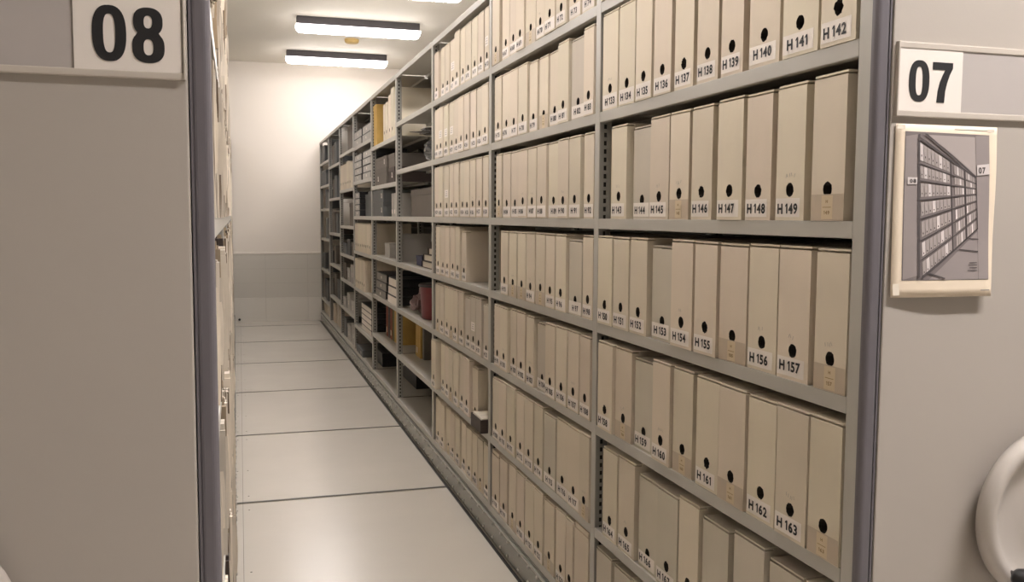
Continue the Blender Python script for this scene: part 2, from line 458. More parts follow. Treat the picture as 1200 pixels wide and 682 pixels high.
def digit0(cx,z0,w,h): 
    def se(a,b,n,cz):
        return [(cx+math.copysign(abs(math.cos(t))**(2/n),math.cos(t))*a, cz+math.copysign(abs(math.sin(t))**(2/n),math.sin(t))*b) for t in [2*PI*i/40 for i in range(40)]]
    return [se(w/2,h/2,2.5,z0+h/2), se(w*.175,h*.345,2.7,z0+h/2)]
def digit8(cx,z0,w,h):
    out=[]
    N=36
    def hw(q): # half width at height fraction q
        lo=max(0,1-abs((q-.285)/.285)**2.6)**(1/2.3)*w*.5
        up=max(0,1-abs((q-.745)/.255)**2.6)**(1/2.3)*w*.455
        base=w*.33 if .2<q<.85 else 0
        return max(lo,up,base)
    qs=[.5-.5*math.cos(PI*i/N) for i in range(N+1)]
    R=[(cx+hw(q),z0+q*h) for q in qs]; L=[(cx-hw(q),z0+q*h) for q in reversed(qs)]
    el=lambda a,b,cz,n=2.4:[(cx+math.copysign(abs(math.cos(t))**(2/n),math.cos(t))*a, z0+cz+math.copysign(abs(math.sin(t))**(2/n),math.sin(t))*b) for t in [2*PI*i/28 for i in range(28)]]
    return [R+L[1:-1], el(w*.15,h*.145,h*.285), el(w*.13,h*.115,h*.74)]
def digit7(cx,z0,w,h):
    l=cx-w/2
    pts=[(l,z0+h),(l+w,z0+h),(l+w,z0+h*.86),(l+w*.86,z0+h*.70),(l+w*.74,z0+h*.50),(l+w*.66,z0+h*.30),(l+w*.62,z0),(l+w*.24,z0),(l+w*.28,z0+h*.28),(l+w*.37,z0+h*.50),(l+w*.50,z0+h*.68),(l+w*.62,z0+h*.815),(l,z0+h*.815)]
    return [pts]
def flat_curve(name, loops, yoff, m, parent, sg):
    cu=bpy.data.curves.new(name,'CURVE'); cu.dimensions='2D'; cu.fill_mode='BOTH'; cu.extrude=.0002
    for lp in loops:
        s=cu.splines.new('POLY'); s.points.add(len(lp)-1); s.use_cyclic_u=True
        for p_,q in zip(s.points,lp): p_.co=(q[0],q[1],0,1)
    t=bpy.data.objects.new('t',cu); C.objects.link(t)
    me=bpy.data.meshes.new_from_object(t.evaluated_get(bpy.context.evaluated_depsgraph_get()))
    bpy.data.objects.remove(t)
    for v_ in me.vertices: x,z,q=v_.co; v_.co=(x,yoff-q,z)
    me.materials.clear(); me.materials.append(m); me.name=name
    o=bpy.data.objects.new(name,me); C.objects.link(o); o.parent=parent
    return o
def right_front(root,fin,sg):
    ox=.91
    bm=B(); z0,z1=H+.152,H+.262; x0,x1=.030,.716
    box(bm,x0,x1,-.0055,-.003,z0,z1,0)
    box(bm,x0,x1,-.0085,-.0055,z0,z0+.0095,0,.0018); box(bm,x0,x1,-.0085,-.0055,z1-.0095,z1,0,.0018)
    box(bm,x0,x0+.0025,-.010,-.0055,z0,z1,0,.0008)
    h=fin('label_holder',bm,HOLD)
    bm=B(); box(bm,.148,x1-.004,-.0068,-.0056,z0+.009,z1-.009,0); fin('insert_strip',bm,INSERT,h)
    bm=B(); box(bm,.0335,.147,-.0082,-.0070,z0+.0085,z1-.0105,0); cdo=fin('number_card',bm,PAPER,h)
    flat_curve('number_seven',digit0(.0685,H+.1745,.0365,.0612)+digit7(.1105,H+.1745,.0365,.0597),-.0086,INK,cdo,sg).name='printed_number'
def left_front(root,fin,sg):
    bm=B(); z0,z1=H+.1575,H+.268; x0,x1=.0262,.716
    box(bm,x0,x1,-.0055,-.003,z0,z1,0)
    box(bm,x0,x1,-.0085,-.0055,z0,z0+.0085,0,.0018); box(bm,x0,x1,-.0085,-.0055,z1-.0095,z1,0,.0018)
    box(bm,x0,x0+.0025,-.010,-.0055,z0,z1,0,.0008)
    h=fin('label_holder',bm,HOLD)
    bm=B(); box(bm,.147,x1-.004,-.0068,-.0056,z0+.008,z1-.009,0); fin('insert_strip',bm,INSERT,h)
    bm=B(); box(bm,.0305,.146,-.0082,-.0070,z0+.0080,z1-.0105,0); cdo=fin('number_card',bm,PAPER,h)
    flat_curve('printed_number',digit0(-.1083,H+.1755,.0365,.0632)+digit8(-.0665,H+.1753,.0352,.0632),-.0086,INK,cdo,sg)
RX=.91; LX=-.031; LR=math.radians(.27)
carriage('grey mobile shelving with end board numbered 07, full of numbered archive boxes',(RX,PY),0,False,.338,right_front)
carriage('grey mobile shelving with end board numbered 08, seen edge on at left',(LX,PY),LR,True,.357,left_front)

# ------------------------------------------------------------------ printed sheet taped below number 07
G=[mat('print_grey_%s'%n,c,.75) for n,c in (('paper',(.80,.68,.53)),('dark',(.085,.072,.072)),('mid',(.20,.17,.165)),('soft',(.30,.26,.25)),('light',(.40,.35,.33)),('white',(.66,.60,.58)))]
def sheet_pt(cx,cy,n):
    t=(cy-15)/(638-15); xl=52+(28-52)*t; xr=422+(378-422)*t; s=(cx-xl)/(xr-xl)
    t2=(cy-(15+17*s))/((638-3*s)-(15+17*s))
    x=.9425+(.1868)*s; xb=.9422+.1811*s; X=x+(xb-x)*t2+.0035*math.sin(PI*t2)*s
    z=.1414+(-.1190-.1414)*t2
    lift=.0025+.010*max(0,t2-.35)**1.5*1.6*(.35+.65*s)+.004*math.sin(s*PI)*t2+.008*max(0,s-.8)*math.sin(t2*PI*1.5)**2
    return (X,PY-.003-lift-n*.00035,H+z)
def spoly(bm,a,b,c,d,n,mi,N=1,M=1):
    # bilinear patch a(top-left) b(top-right) c(bottom-right) d(bottom-left), follows the curl of the sheet
    g=[[None]*(M+1) for _ in range(N+1)]
    for i in range(N+1):
        for j in range(M+1):
            s,t=i/N,j/M
            x=(a[0]*(1-s)+b[0]*s)*(1-t)+(d[0]*(1-s)+c[0]*s)*t; y=(a[1]*(1-s)+b[1]*s)*(1-t)+(d[1]*(1-s)+c[1]*s)*t
            g[i][j]=bm.verts.new(sheet_pt(x,y,n))
    for i in range(N):
        for j in range(M):
            f=bm.faces.new((g[i][j],g[i][j+1],g[i+1][j+1],g[i+1][j])); f.material_index=mi; f.smooth=True
bm=B(); spoly(bm,(52,15),(422,32),(378,637),(28,640),0,0,14,20)
sh=obj('printed_sheet',bm,G,norm=False)
sol=sh.modifiers.new('thickness','SOLIDIFY'); sol.thickness=.0003; sol.offset=-1
tag(sh,'curled paper sheet with a grey photo of shelving, taped below number 07','printed sheet')
bm=B()
spoly(bm,(85,42),(390,60),(370,578),(65,578),1,2,10,14)
def lerp(a,b,t): return (a[0]+(b[0]-a[0])*t,a[1]+(b[1]-a[1])*t)
spoly(bm,(160,56),(336,66),(336,205),(225,105),2,4,5,4)          # ceiling and wall
spoly(bm,(338,62),(389,62),(370,576),(334,576),2,3,3,10)         # right end board
spoly(bm,(86,60),(128,54),(118,560),(68,576),2,3,3,10)           # left end board
spoly(bm,(335,402),(334,402),(332,576),(155,576),2,3,4,4)        # platform
yl=[62,150,212,282,350,428,498,566]; yr=[212,232,250,268,292,320,352,392]
def line(y0,y1,x): return y0+(y1-y0)*(x-132)/(336-132)
cols=[134+ (240-134)*i/8 for i in range(9)]+[246+(290-246)*i/5 for i in range(1,6)]+[296,304,312,320,328,335]
for r in range(7):
    for i,(a,b) in enumerate(zip(cols,cols[1:])):
        if i in (8,13): continue
        ta,tb=[line(yl[r],yr[r],q) for q in (a,b)]; ba,bb=[line(yl[r+1],yr[r+1],q) for q in (a,b)]
        g1,g2=ba-ta,bb-tb
        spoly(bm,(a+.8,ta+g1*.22),(b-.9,tb+g2*.22),(b-.9,bb-g2*.06),(a+.8,ba-g1*.06),3,(4 if (i*7+r*3)%5 else 5),1,2)
        if i<8: spoly(bm,(a+4,ba-g1*.28),(a+7,ba-g1*.28),(a+7,ba-g1*.2),(a+4,ba-g1*.2),4,1)
for r in range(8):
    spoly(bm,(130,yl[r]-3),(336,yr[r]-1),(336,yr[r]+1.5),(130,yl[r]+5),4,1 if r in(0,7) else 2,8,1)
    spoly(bm,(130,yl[r]+5),(336,yr[r]+1.5),(336,yr[r]+3),(130,yl[r]+9),4,1,8,1)
spoly(bm,(128,55),(136,52),(126,566),(117,570),4,1,1,10)
for x in (242,292,334): spoly(bm,(x-2,line(yl[0],yr[0],x)),(x+2,line(yl[0],yr[0],x)),(x+1,line(yl[7],yr[7],x)),(x-3,line(yl[7],yr[7],x)),5,1,1,8)
spoly(bm,(150,52),(160,52),(336,208),(336,214),5,1,8,1)
spoly(bm,(264,466),(334,474),(334,479),(262,470),4,1,3,1); spoly(bm,(300,428),(336,430),(336,433),(298,431),4,1,2,1); spoly(bm,(150,548),(212,570),(208,574),(146,553),4,1,3,1)
spoly(bm,(338,166),(383,162),(382,199),(338,203),5,5,3,2); spoly(bm,(90,206),(123,208),(121,232),(89,232),5,5,3,2)
for yy in (515,523,533,543): spoly(bm,(292+(yy%3)*4,yy),(328,yy),(328,yy+2.4),(292+(yy%3)*4,yy+2.4),4,1,2,1)
def stext(s,x,y,w,h):
    k=h/CAP; tot=sum(GL[c][2] for c in s)+.1*(len(s)-1); kx=w/tot; q=0
    for ch in s:
        V,F,_=GL[ch]; vs=[bm.verts.new(sheet_pt(x+(q+a)*kx,y-b*k,6)) for a,b in V]
        for f in F:
            g=bm.faces.new([vs[i] for i in f]); g.material_index=1
        q+=GL[ch][2]+.1
stext('07',343,195,25,21); stext('08',96,226,22,13)
spoly(bm,(262,37),(402,44),(402,46),(262,39),1,3,6,1); spoly(bm,(340,614),(372,614),(372,617),(340,617),1,3,3,1)
obj('printed_picture',bm,G,sh,norm=False)
for k,(a,b) in enumerate([((56,20),(84,34)),((384,40),(410,50)),((36,590),(56,632))]):
    bm=B(); spoly(bm,(a[0],a[1]),(b[0],a[1]),(b[0],b[1]),(a[0],b[1]),1,0,2,2)
    obj('tape_piece',bm,mat('clear_tape',(.84,.76,.64),.25),sh,norm=False)

# ------------------------------------------------------------------ numbered archive boxes, bays 1-3 of the 07 unit
ROWN={1:'top',2:'second',3:'third',4:'fourth',5:'fifth',6:'sixth',7:'bottom'}
BOXES={(1, 1): [(2.1512, 2.2511, 0.245, 124), (2.0468, 2.1437, 0.245, 125), (1.9507, 2.0419, 0.245, 126), (1.8522, 1.944, 0.245, 0), (1.7566, 1.8444, 0.245, 127), (1.6519, 1.7425, 0.245, 128), (1.5598, 1.6442, 0.245, 129), (1.4385, 1.5419, 0.245, 130), (1.3263, 1.431, 0.245, 131), (1.2275, 1.3215, 0.245, 132)],
 (2, 1): [(3.222, 3.3242, 0.245, 0), (3.1065, 3.2019, 0.245, 67), (3.0134, 3.1034, 0.245, 68), (2.9206, 3.0104, 0.245, 69), (2.8083, 2.9168, 0.245, 0), (2.716, 2.8005, 0.245, 70), (2.61, 2.7095, 0.245, 71), (2.5114, 2.6032, 0.245, 72), (2.4089, 2.5029, 0.245, 73), (2.3088, 2.4023, 0.245, 74)],
 (3, 1): [(4.2996, 4.3931, 0.222, 4), (4.1798, 4.2657, 0.222, 5), (4.0723, 4.1669, 0.222, 6), (3.9583, 4.06, 0.221, 7), (3.8612, 3.9548, 0.238, 8), (3.7633, 3.8446, 0.233, 9), (3.6548, 3.758, 0.233, 10), (3.552, 3.6498, 0.233, 11), (3.4501, 3.5425, 0.233, 12), (3.3689, 3.4366, 0.233, 13)],
 (1, 2): [(2.1407, 2.2412, 0.245, 133), (2.0357, 2.1332, 0.245, 134), (1.9391, 2.0308, 0.245, 135), (1.84, 1.9323, 0.245, 136), (1.7438, 1.8322, 0.245, 137), (1.6385, 1.7297, 0.245, 138), (1.546, 1.6309, 0.245, 139), (1.424, 1.5279, 0.245, 140), (1.3112, 1.4164, 0.245, 141), (1.2118, 1.3064, 0.245, 142)],
 (2, 2): [(3.1906, 3.2812, 0.23, 75), (3.0867, 3.1873, 0.23, 76), (2.9899, 3.0836, 0.229, 77), (2.8845, 2.9879, 0.229, 78), (2.7919, 2.8781, 0.223, 79), (2.6932, 2.7798, 0.223, 0), (2.5953, 2.6899, 0.223, 80), (2.4944, 2.5869, 0.233, 81), (2.3782, 2.4866, 0.224, 82), (2.2993, 2.3749, 0.236, 83)],
 (3, 2): [(4.274, 4.3782, 0.231, 18), (4.1743, 4.2713, 0.231, 19), (4.079, 4.1704, 0.231, 20), (3.9698, 4.0604, 0.231, 21), (3.8717, 3.9639, 0.231, 22), (3.762, 3.8605, 0.231, 23), (3.6681, 3.7566, 0.231, 24), (3.5688, 3.663, 0.231, 25), (3.4836, 3.5639, 0.231, 26), (3.3671, 3.4652, 0.231, 27)],
 (1, 3): [(2.0754, 2.1756, 0.232, 143), (1.9524, 2.0574, 0.219, 144), (1.8476, 1.9482, 0.232, 145), (1.751, 1.8459, 0.232, 0), (1.6535, 1.7434, 0.232, 146), (1.5323, 1.6284, 0.233, 147), (1.4377, 1.5253, 0.231, 148), (1.3385, 1.4262, 0.233, 149), (1.2293, 1.3203, 0.235, 0)],
 (2, 3): [(3.1828, 3.2607, 0.23, 0), (3.0785, 3.1794, 0.23, 84), (2.9823, 3.0743, 0.228, 85), (2.8783, 2.9793, 0.228, 86), (2.7799, 2.8746, 0.228, 87), (2.681, 2.773, 0.229, 88), (2.579, 2.6777, 0.229, 89), (2.4818, 2.5745, 0.231, 90), (2.3869, 2.4796, 0.231, 91), (2.2972, 2.375, 0.232, 92)],
 (3, 3): [(4.2783, 4.3804, 0.236, 29), (4.1819, 4.2755, 0.236, 30), (4.067, 4.1714, 0.236, 31), (3.9638, 4.0484, 0.236, 32), (3.8597, 3.9496, 0.236, 33), (3.7607, 3.8485, 0.236, 34), (3.6662, 3.7574, 0.236, 35), (3.5615, 3.6581, 0.236, 36), (3.4668, 3.5567, 0.236, 37), (3.368, 3.453, 0.236, 38)],
 (1, 4): [(2.1543, 2.2558, 0.231, 150), (2.0508, 2.1471, 0.23, 151), (1.9463, 2.0472, 0.231, 152), (1.8235, 1.9369, 0.215, 153), (1.7188, 1.8193, 0.232, 154), (1.6164, 1.7135, 0.231, 155), (1.5104, 1.6154, 0.23, 0), (1.411, 1.5092, 0.232, 156), (1.312, 1.4091, 0.232, 157), (1.2056, 1.2993, 0.231, 0)],
 (2, 4): [(3.0958, 3.1907, 0.228, 93), (2.9907, 3.0883, 0.228, 0), (2.891, 2.9857, 0.228, 0), (2.7909, 2.8853, 0.229, 94), (2.6928, 2.7865, 0.229, 0), (2.5983, 2.6878, 0.228, 95), (2.498, 2.5921, 0.228, 96), (2.3834, 2.4878, 0.215, 97), (2.2953, 2.3741, 0.23, 98)],
 (3, 4): [(4.2498, 4.3398, 0.234, 39), (4.1437, 4.243, 0.234, 40), (4.0487, 4.1347, 0.234, 41), (3.9517, 4.0425, 0.234, 42), (3.859, 3.9399, 0.234, 43), (3.7594, 3.842, 0.216, 44)],
 (1, 5): [(2.1386, 2.2383, 0.232, 158), (2.0319, 2.1352, 0.231, 0), (1.9172, 2.0232, 0.219, 159), (1.8145, 1.907, 0.232, 160), (1.7139, 1.809, 0.232, 0), (1.6029, 1.6986, 0.231, 161), (1.5001, 1.6019, 0.231, 0), (1.3995, 1.4967, 0.229, 162), (1.3004, 1.3959, 0.232, 163), (1.2043, 1.2982, 0.233, 0)],
 (2, 5): [(3.2001, 3.2837, 0.231, 99), (3.0995, 3.1955, 0.231, 100), (3.0005, 3.0801, 0.235, 101), (2.8993, 2.9974, 0.235, 102), (2.8032, 2.8849, 0.232, 103), (2.689, 2.7924, 0.22, 104), (2.5859, 2.6789, 0.23, 105), (2.4861, 2.5797, 0.232, 106), (2.3908, 2.4817, 0.232, 107), (2.2999, 2.3813, 0.23, 108)],
 (3, 5): [(4.2649, 4.3631, 0.234, 0), (4.1642, 4.258, 0.234, 45), (4.0615, 4.1602, 0.234, 46), (3.9694, 4.0552, 0.234, 0), (3.8754, 3.9658, 0.234, 47), (3.7799, 3.8697, 0.234, 48), (3.673, 3.7635, 0.219, 49), (3.5715, 3.6626, 0.232, 50), (3.4657, 3.5567, 0.233, 51), (3.3655, 3.4517, 0.218, 52)],
 (1, 6): [(2.108, 2.2061, 0.238, 164), (2.0019, 2.1025, 0.241, 165), (1.8829, 1.9898, 0.224, 166), (1.7729, 1.8779, 0.226, 167), (1.6782, 1.7696, 0.236, 0), (1.5617, 1.6714, 0.222, 168), (1.4287, 1.5379, 0.236, 169), (1.3162, 1.4229, 0.223, 170), (1.1938, 1.3061, 0.227, 0)],
 (2, 6): [(3.2201, 3.3102, 0.236, 109), (3.1076, 3.2072, 0.242, 110), (3.0011, 3.1032, 0.242, 111), (2.9009, 2.9887, 0.239, 112), (2.802, 2.898, 0.238, 113), (2.7029, 2.791, 0.239, 114), (2.5828, 2.6935, 0.23, 115), (2.4754, 2.578, 0.237, 116), (2.3763, 2.4732, 0.237, 117), (2.2897, 2.3722, 0.241, 0)],
 (3, 6): [(4.3082, 4.419, 0.236, 53), (4.1585, 4.2458, 0.242, 54), (4.0619, 4.1546, 0.242, 55), (3.9693, 4.0581, 0.242, 0), (3.8713, 3.9657, 0.242, 56), (3.7677, 3.8517, 0.242, 57), (3.666, 3.7622, 0.242, 58), (3.5543, 3.6555, 0.223, 0)],
 (1, 7): [(2.1434, 2.252, 0.222, 171), (2.0249, 2.129, 0.219, 172), (1.9171, 2.0171, 0.225, 0), (1.8078, 1.9076, 0.225, 173), (1.7045, 1.7991, 0.225, 174), (1.6069, 1.6966, 0.225, 175), (1.5053, 1.5928, 0.225, 176), (1.4049, 1.4925, 0.225, 0), (1.3121, 1.3963, 0.225, 177), (1.2217, 1.3044, 0.225, 178)],
 (2, 7): [(3.2218, 3.3265, 0.214, 118), (3.0996, 3.203, 0.229, 119), (2.9937, 3.0853, 0.236, 0), (2.8921, 2.9854, 0.233, 120), (2.7855, 2.8843, 0.233, 121), (2.6917, 2.7819, 0.233, 122), (2.5888, 2.6891, 0.226, 0), (2.4806, 2.5705, 0.233, 123), (2.4159, 2.4739, 0.232, 0), (2.3001, 2.4123, 0.228, 0)],
 (3, 7): [(4.2818, 4.3889, 0.22, 59), (4.166, 4.2748, 0.22, 60), (4.0686, 4.1594, 0.22, 0), (3.9691, 4.0622, 0.22, 61), (3.8683, 3.9631, 0.22, 62), (3.761, 3.851, 0.22, 63), (3.6537, 3.75, 0.22, 64), (3.5619, 3.6485, 0.22, 65), (3.4694, 3.5569, 0.22, 0), (3.372, 3.4618, 0.22, 66)]}
GREYNUM={144,153,159,166,167,104,97,168,169,170,49,50,51,52,115,82,171,172}
MARKS={145,149,156,157,160,163,44,60,61,56,55}
sd=0
for (bay,row),L in sorted(BOXES.items()):
    zs=H+BAYZ[bay][row]+.0006
    lo=UY[bay-1]+.003; hi=UY[bay]-.0325
    prevy=hi; prev=None
    nums=[n for *_,n in L]
    for i,(y0,y1,h,num) in enumerate(L):
        sd+=1; rnd=random.Random(sd*31+5)
        y1=min(y1,prevy); y0=max(y0,lo)
        if i+1<len(L): y0=max(y0,min(L[i+1][1]+.0012, y1-.05))
        w=y1-y0-rnd.choice((.0032,.0040,.0050,.0062))
        if w<.04: continue
        h=min(h,.2478)
        short=h<.2255
        off=rnd.uniform(-.004,.003)+(.006 if short else 0)
        if bay==3 and row==6 and i==0: off=-.010
        shade=CARDG if (num in GREYNUM) else CARD
        lid=0
        if bay==2 and row==7 and (i in (0,len(L)-1)): lid=.010
        if num==103: lid=0
        style='part' if (num>=140 or (num and rnd.random()<.25)) else 'full'
        b=archive_box(w,h,.345,num,prev,shade,sd,lid,style,marks=(num in MARKS or (not num and rnd.random()<.5) or rnd.random()<.12),hole=.054 if not short else .045)
        b.location=(RX+off,(y0+y1)/2,zs)
        room=(prevy-y1+.001); 
        b.rotation_euler=(0,0,0)
        nx=next((n for n in nums[i+1:] if n),None)
        n=len(L); ordn=['first','second','third','fourth','fifth','sixth','seventh','eighth','ninth','tenth','eleventh']
        pos=(ordn[n-1-i]+' from right') if n-1-i<i else (ordn[i]+' from left')
        if n-1-i==0: pos='rightmost'
        if i==0: pos='leftmost'
        bn=['nearest','second','third'][bay-1]
        if num: lb='%sarchive box numbered H %d, %s shelf, %s bay, %s'%('greyish ' if shade is CARDG else 'cream ',num,ROWN[row],bn,pos)
        else: lb='cream archive box with tape band, no large number, %s shelf, %s bay, %s'%(ROWN[row],bn,pos)
        tag(b,lb,'archive box','archive boxes on the %s shelf of the %s bay'%(ROWN[row],['nearest','second','third'][bay-1]))
        if num in (7,13,19,20,21,31,50):
            q=bmesh.new(); w2=w*.34; z0=.088
            quad(q,[(-.0007,-w2,z0),(-.0007,w2,z0),(-.0007,w2,z0+.036),(-.0007,-w2,z0+.036)],0)
            for k in range(3): quad(q,[(-.0012,-w2*.6,z0+.008+k*.009),(-.0012,w2*(.6-.2*k),z0+.008+k*.009),(-.0012,w2*(.6-.2*k),z0+.0105+k*.009),(-.0012,-w2*.6,z0+.0105+k*.009)],1)
            obj('spine_sticker',q,[PAPER,PENCIL],b,norm=False)
        if num: prev=num
        elif prev is None: prev=(nx or 2)-1
        prevy=y0
# dark open tray with papers lying at the near end of the sixth shelf, third bay
r=empty('document_tray',(RX-.028,3.455,H+STD[6]+.0006))
bm=B(); box(bm,0,.33,-.078,.078,0,.004,0); box(bm,0,.004,-.078,.078,0,.052,0,.001); box(bm,.326,.33,-.078,.078,0,.052,0); box(bm,.004,.326,-.078,-.074,0,.052,0); box(bm,.004,.326,.074,.078,0,.052,0)
obj('tray_body',bm,DKBRN,r)
bm=B()
for k in range(9):
    a=random.uniform(-.004,.004); box(bm,.006+abs(a),.318,-.072+a,.070+a,.006+k*.0058,.010+k*.0058,0)
obj('paper_stack',bm,PAGES,r)
tag(r,'dark brown open tray of papers sticking out beside the third bay boxes','document tray')
r.children[0]
# ------------------------------------------------------------------ items of the far bays
def storage_box(w,h,d,m,lab=None,lidm=None,name='storage_box'):
    bm=B(); box(bm,.002,d,-w/2+.002,w/2-.002,0,h-.003,0,.0015)
    o=obj(name,bm,m)
    bm=B(); lh=min(.035,h*.3); box(bm,0,d+.002,-w/2,w/2,h-lh,h,0,.0015); obj('lid',bm,lidm or m,o)
    if lab:
        bm=B(); c=lab[0]; lw,lh2=.024,.034
        if h<.07: lw,lh2=.022,.022
        zc=h*lab[1]
        quad(bm,[(-.0006 if zc+lh2/2>h-lh else .0014,-c-lw/2,zc-lh2/2),(-.0006,-c+lw/2,zc-lh2/2),(-.0006,-c+lw/2,zc+lh2/2),(-.0006,-c-lw/2,zc+lh2/2)],0)
        quad(bm,[(-.0012,-c-.004,zc-.006),(-.0012,-c+.004,zc-.006),(-.0012,-c+.004,zc+.004),(-.0012,-c-.004,zc+.004)],1)
        obj('box_label',bm,[PAPER,INK],o,norm=False)
    return o
def flat_case(w,h,d,m,dark):
    # drop-back document case lying flat: pale spine board between dark edges
    bm=B(); box(bm,.004,d,-w/2+.004,w/2-.004,.003,h-.003,0); o=obj('document_case',bm,dark)
    bm=B(); box(bm,0,.004,-w/2,w/2,.0,h-.0085,0,.001); obj('front_flap',bm,m,o)
    bm=B(); box(bm,.0,d,-w/2,w/2,h-.0045,h,0,.001)
    obj('lid',bm,dark,o)
    bm=B(); quad(bm,[(-.0008,-.016,h*.3),(-.0008,.016,h*.3),(-.0008,.016,h*.3+.018),(-.0008,-.016,h*.3+.018)]); obj('spine_label',bm,PAPER,o,norm=False)
    return o
def binder(w,h,d,m,lm=None):
    bm=B(); box(bm,0,.004,-w/2,w/2,0,h,0,.0012); box(bm,.004,d,-w/2,-w/2+.003,0,h,0); box(bm,.004,d,w/2-.003,w/2,0,h,0)
    o=obj('binder',bm,m)
    bm=B(); box(bm,.004,d-.012,-w/2+.0035,w/2-.0035,.004,h-.012,0); obj('pages',bm,PAGES,o)
    if lm:
        bm=B(); quad(bm,[(-.0008,-w*.28,h*.12),(-.0008,w*.28,h*.12),(-.0008,w*.28,h*.30),(-.0008,-w*.28,h*.30)]); obj('spine_label',bm,lm,o,norm=False)
    return o
def book_flat(w,h,d,m):
    bm=B(); box(bm,0,d,-w/2,w/2,0,.003,0); box(bm,0,d,-w/2,w/2,h-.003,h,0); box(bm,0,d,w/2-.003,w/2,.003,h-.003,0)
    o=obj('book',bm,m); bm=B(); box(bm,.006,d-.006,-w/2+.005,w/2-.003,.003,h-.003,0); obj('pages',bm,PAGES,o); return o
def crumple(name,m,sx,sy,sz,seed,amp=.25):
    bm=B(); bmesh.ops.create_icosphere(bm,subdivisions=4,radius=1)
    for v_ in bm.verts:
        c=v_.co; q=Vector((c.x*2.1+seed,c.y*2.1,c.z*2.1)); k=1+amp*mnoise.noise(q)*1.6-amp*.6*abs(mnoise.noise(q*2.7))
        v_.co=Vector((c.x*sx*k,c.y*sy*k,max(-.98,c.z*k)*sz+sz*.98))
    return obj(name,bm,m)
def rounded_box(w,h,d,m,name='round_backed_box'):
    bm=B(); n=14; pts=[(.07*(1-math.sin(PI*i/n)),-w/2*math.cos(PI*i/n)) for i in range(n+1)]+[(d,w/2),(d,-w/2)]
    a=[bm.verts.new((x,y,0)) for x,y in pts]; b=[bm.verts.new((x,y,h)) for x,y in pts]; N=len(pts)
    bm.faces.new(a); bm.faces.new(b)
    for i in range(N):
        f=bm.faces.new((a[i],a[(i+1)%N],b[(i+1)%N],b[i])); f.smooth=i<n
    o=obj(name,bm,m)
    bm=B(); a=[bm.verts.new((x-.001,y,h*.86)) for x,y in pts[:n+1]]; b=[bm.verts.new((x-.001,y,h*.87)) for x,y in pts[:n+1]]
    for i in range(n): bm.faces.new((a[i],a[i+1],b[i+1],b[i]))
    obj('seam',bm,TAUPE,o,norm=False); return o
CASEG=mat('dull_grey_board',(.22,.205,.185),.6,noise=.04)
BN={4:'fourth',5:'fifth',6:'sixth',7:'seventh',8:'eighth',9:'ninth'}
def put(o,bay,row,yc,u=.004,dz=0,lb=None,cat=None,grp=None,rz=0):
    o.location=(RX+u,yc,H+BAYZ[bay][row]+.0006+dz); o.rotation_euler=(0,0,rz)
    tag(o,lb+', %s bay, %s shelf'%(BN[bay],ROWN[row] if row<len(BAYZ[bay])-1 else 'bottom'),cat,grp)
    return o
# bay 4 (4.448-5.498), mostly carried on the rear half
put(storage_box(.56,.18,.30,TAUPE),4,1,4.84,.385,0,'long taupe carton set back under film tray','carton')
o=crumple('film_bundle',CLEARP,.10,.07,.018,3,.3); put(o,4,1,4.60,.13,0,'small crumpled bundle of clear film near the front','film bundle')
put(storage_box(.60,.17,.30,BLACKB),4,2,4.80,.40,0,'black carton standing deep in shadow','carton')
o=crumple('film_bag',mat('black_bag_film',(.03,.03,.032),.18,spec=.8,coat=.6),.16,.23,.075,5,.16); put(o,4,2,4.86,.20,0,'crumpled glossy black bag','bag')
o=crumple('plastic_sheet',CLEARP,.15,.21,.010,8,.35); put(o,4,2,4.92,.17,.172,'loose clear plastic sheet lying on the black bag','plastic sheet')
put(storage_box(.84,.155,.33,TAUPE),4,3,4.93,.06,0,'wide taupe carton with closed lid','carton')
put(storage_box(.88,.165,.30,TAUPE),4,4,4.96,.43,0,'wide taupe carton at the back behind books','carton')
put(storage_box(.18,.055,.16,NAVY),4,4,5.10,.06,0,'small navy blue box','box')
for k,(m,yo,w) in enumerate(((DKBRN,4.80,.34),(TAUPE,4.79,.33),(DKBRN,4.72,.27),(TAUPE,4.70,.22))):
    put(book_flat(w,.036,.23,m),4,4,yo,.05+.006*k,.0364*k,['thick dark brown book, lowest of the lying pile','drab brown book, second of the lying pile','dark brown book, third of the lying pile','short drab book, topmost of the lying pile'][k],'book','pile of lying books')
# red tub and bag
bm=B(); lathe(bm,[(0,0),(.098,0),(.104,.006),(.114,.175),(.119,.178),(.119,.190),(.113,.190),(.108,.182),(.100,.012),(0,.010)],40,'z')
o=obj('tub',bm,REDM)
bm=B(); lathe(bm,[(0,.192),(.116,.192),(.122,.186),(.122,.178),(.1195,.176)],40,'z'); obj('lid',bm,BLACKP,o)
put(o,4,5,4.86,.135,0,'deep red round tub with dark rim','tub')
o=crumple('plastic_bag',mat('pinkish_bag_film',(.20,.13,.125),.35,spec=.6),.055,.06,.065,12,.6); put(o,4,5,5.13,.09,0,'crumpled pinkish plastic bag left of the red tub','bag')
put(storage_box(.50,.20,.28,BLACKB),4,5,5.1,.44,0,'black carton at the back behind the bag','carton')
put(binder(.09,.19,.26,MUST,YLAB),4,6,5.38,.10,0,'mustard binder standing at the left end','binder')
put(binder(.06,.19,.26,MUST),4,6,5.30,.10,0,'mustard binder second from the left end','binder')
put(binder(.05,.20,.26,TAUPE),4,6,5.24,.11,0,'drab binder right of two mustard binders','binder')
put(storage_box(.30,.19,.24,STEELD,name='metal_box'),4,6,4.72,.49,0,'grey metal box at the far back','metal box')
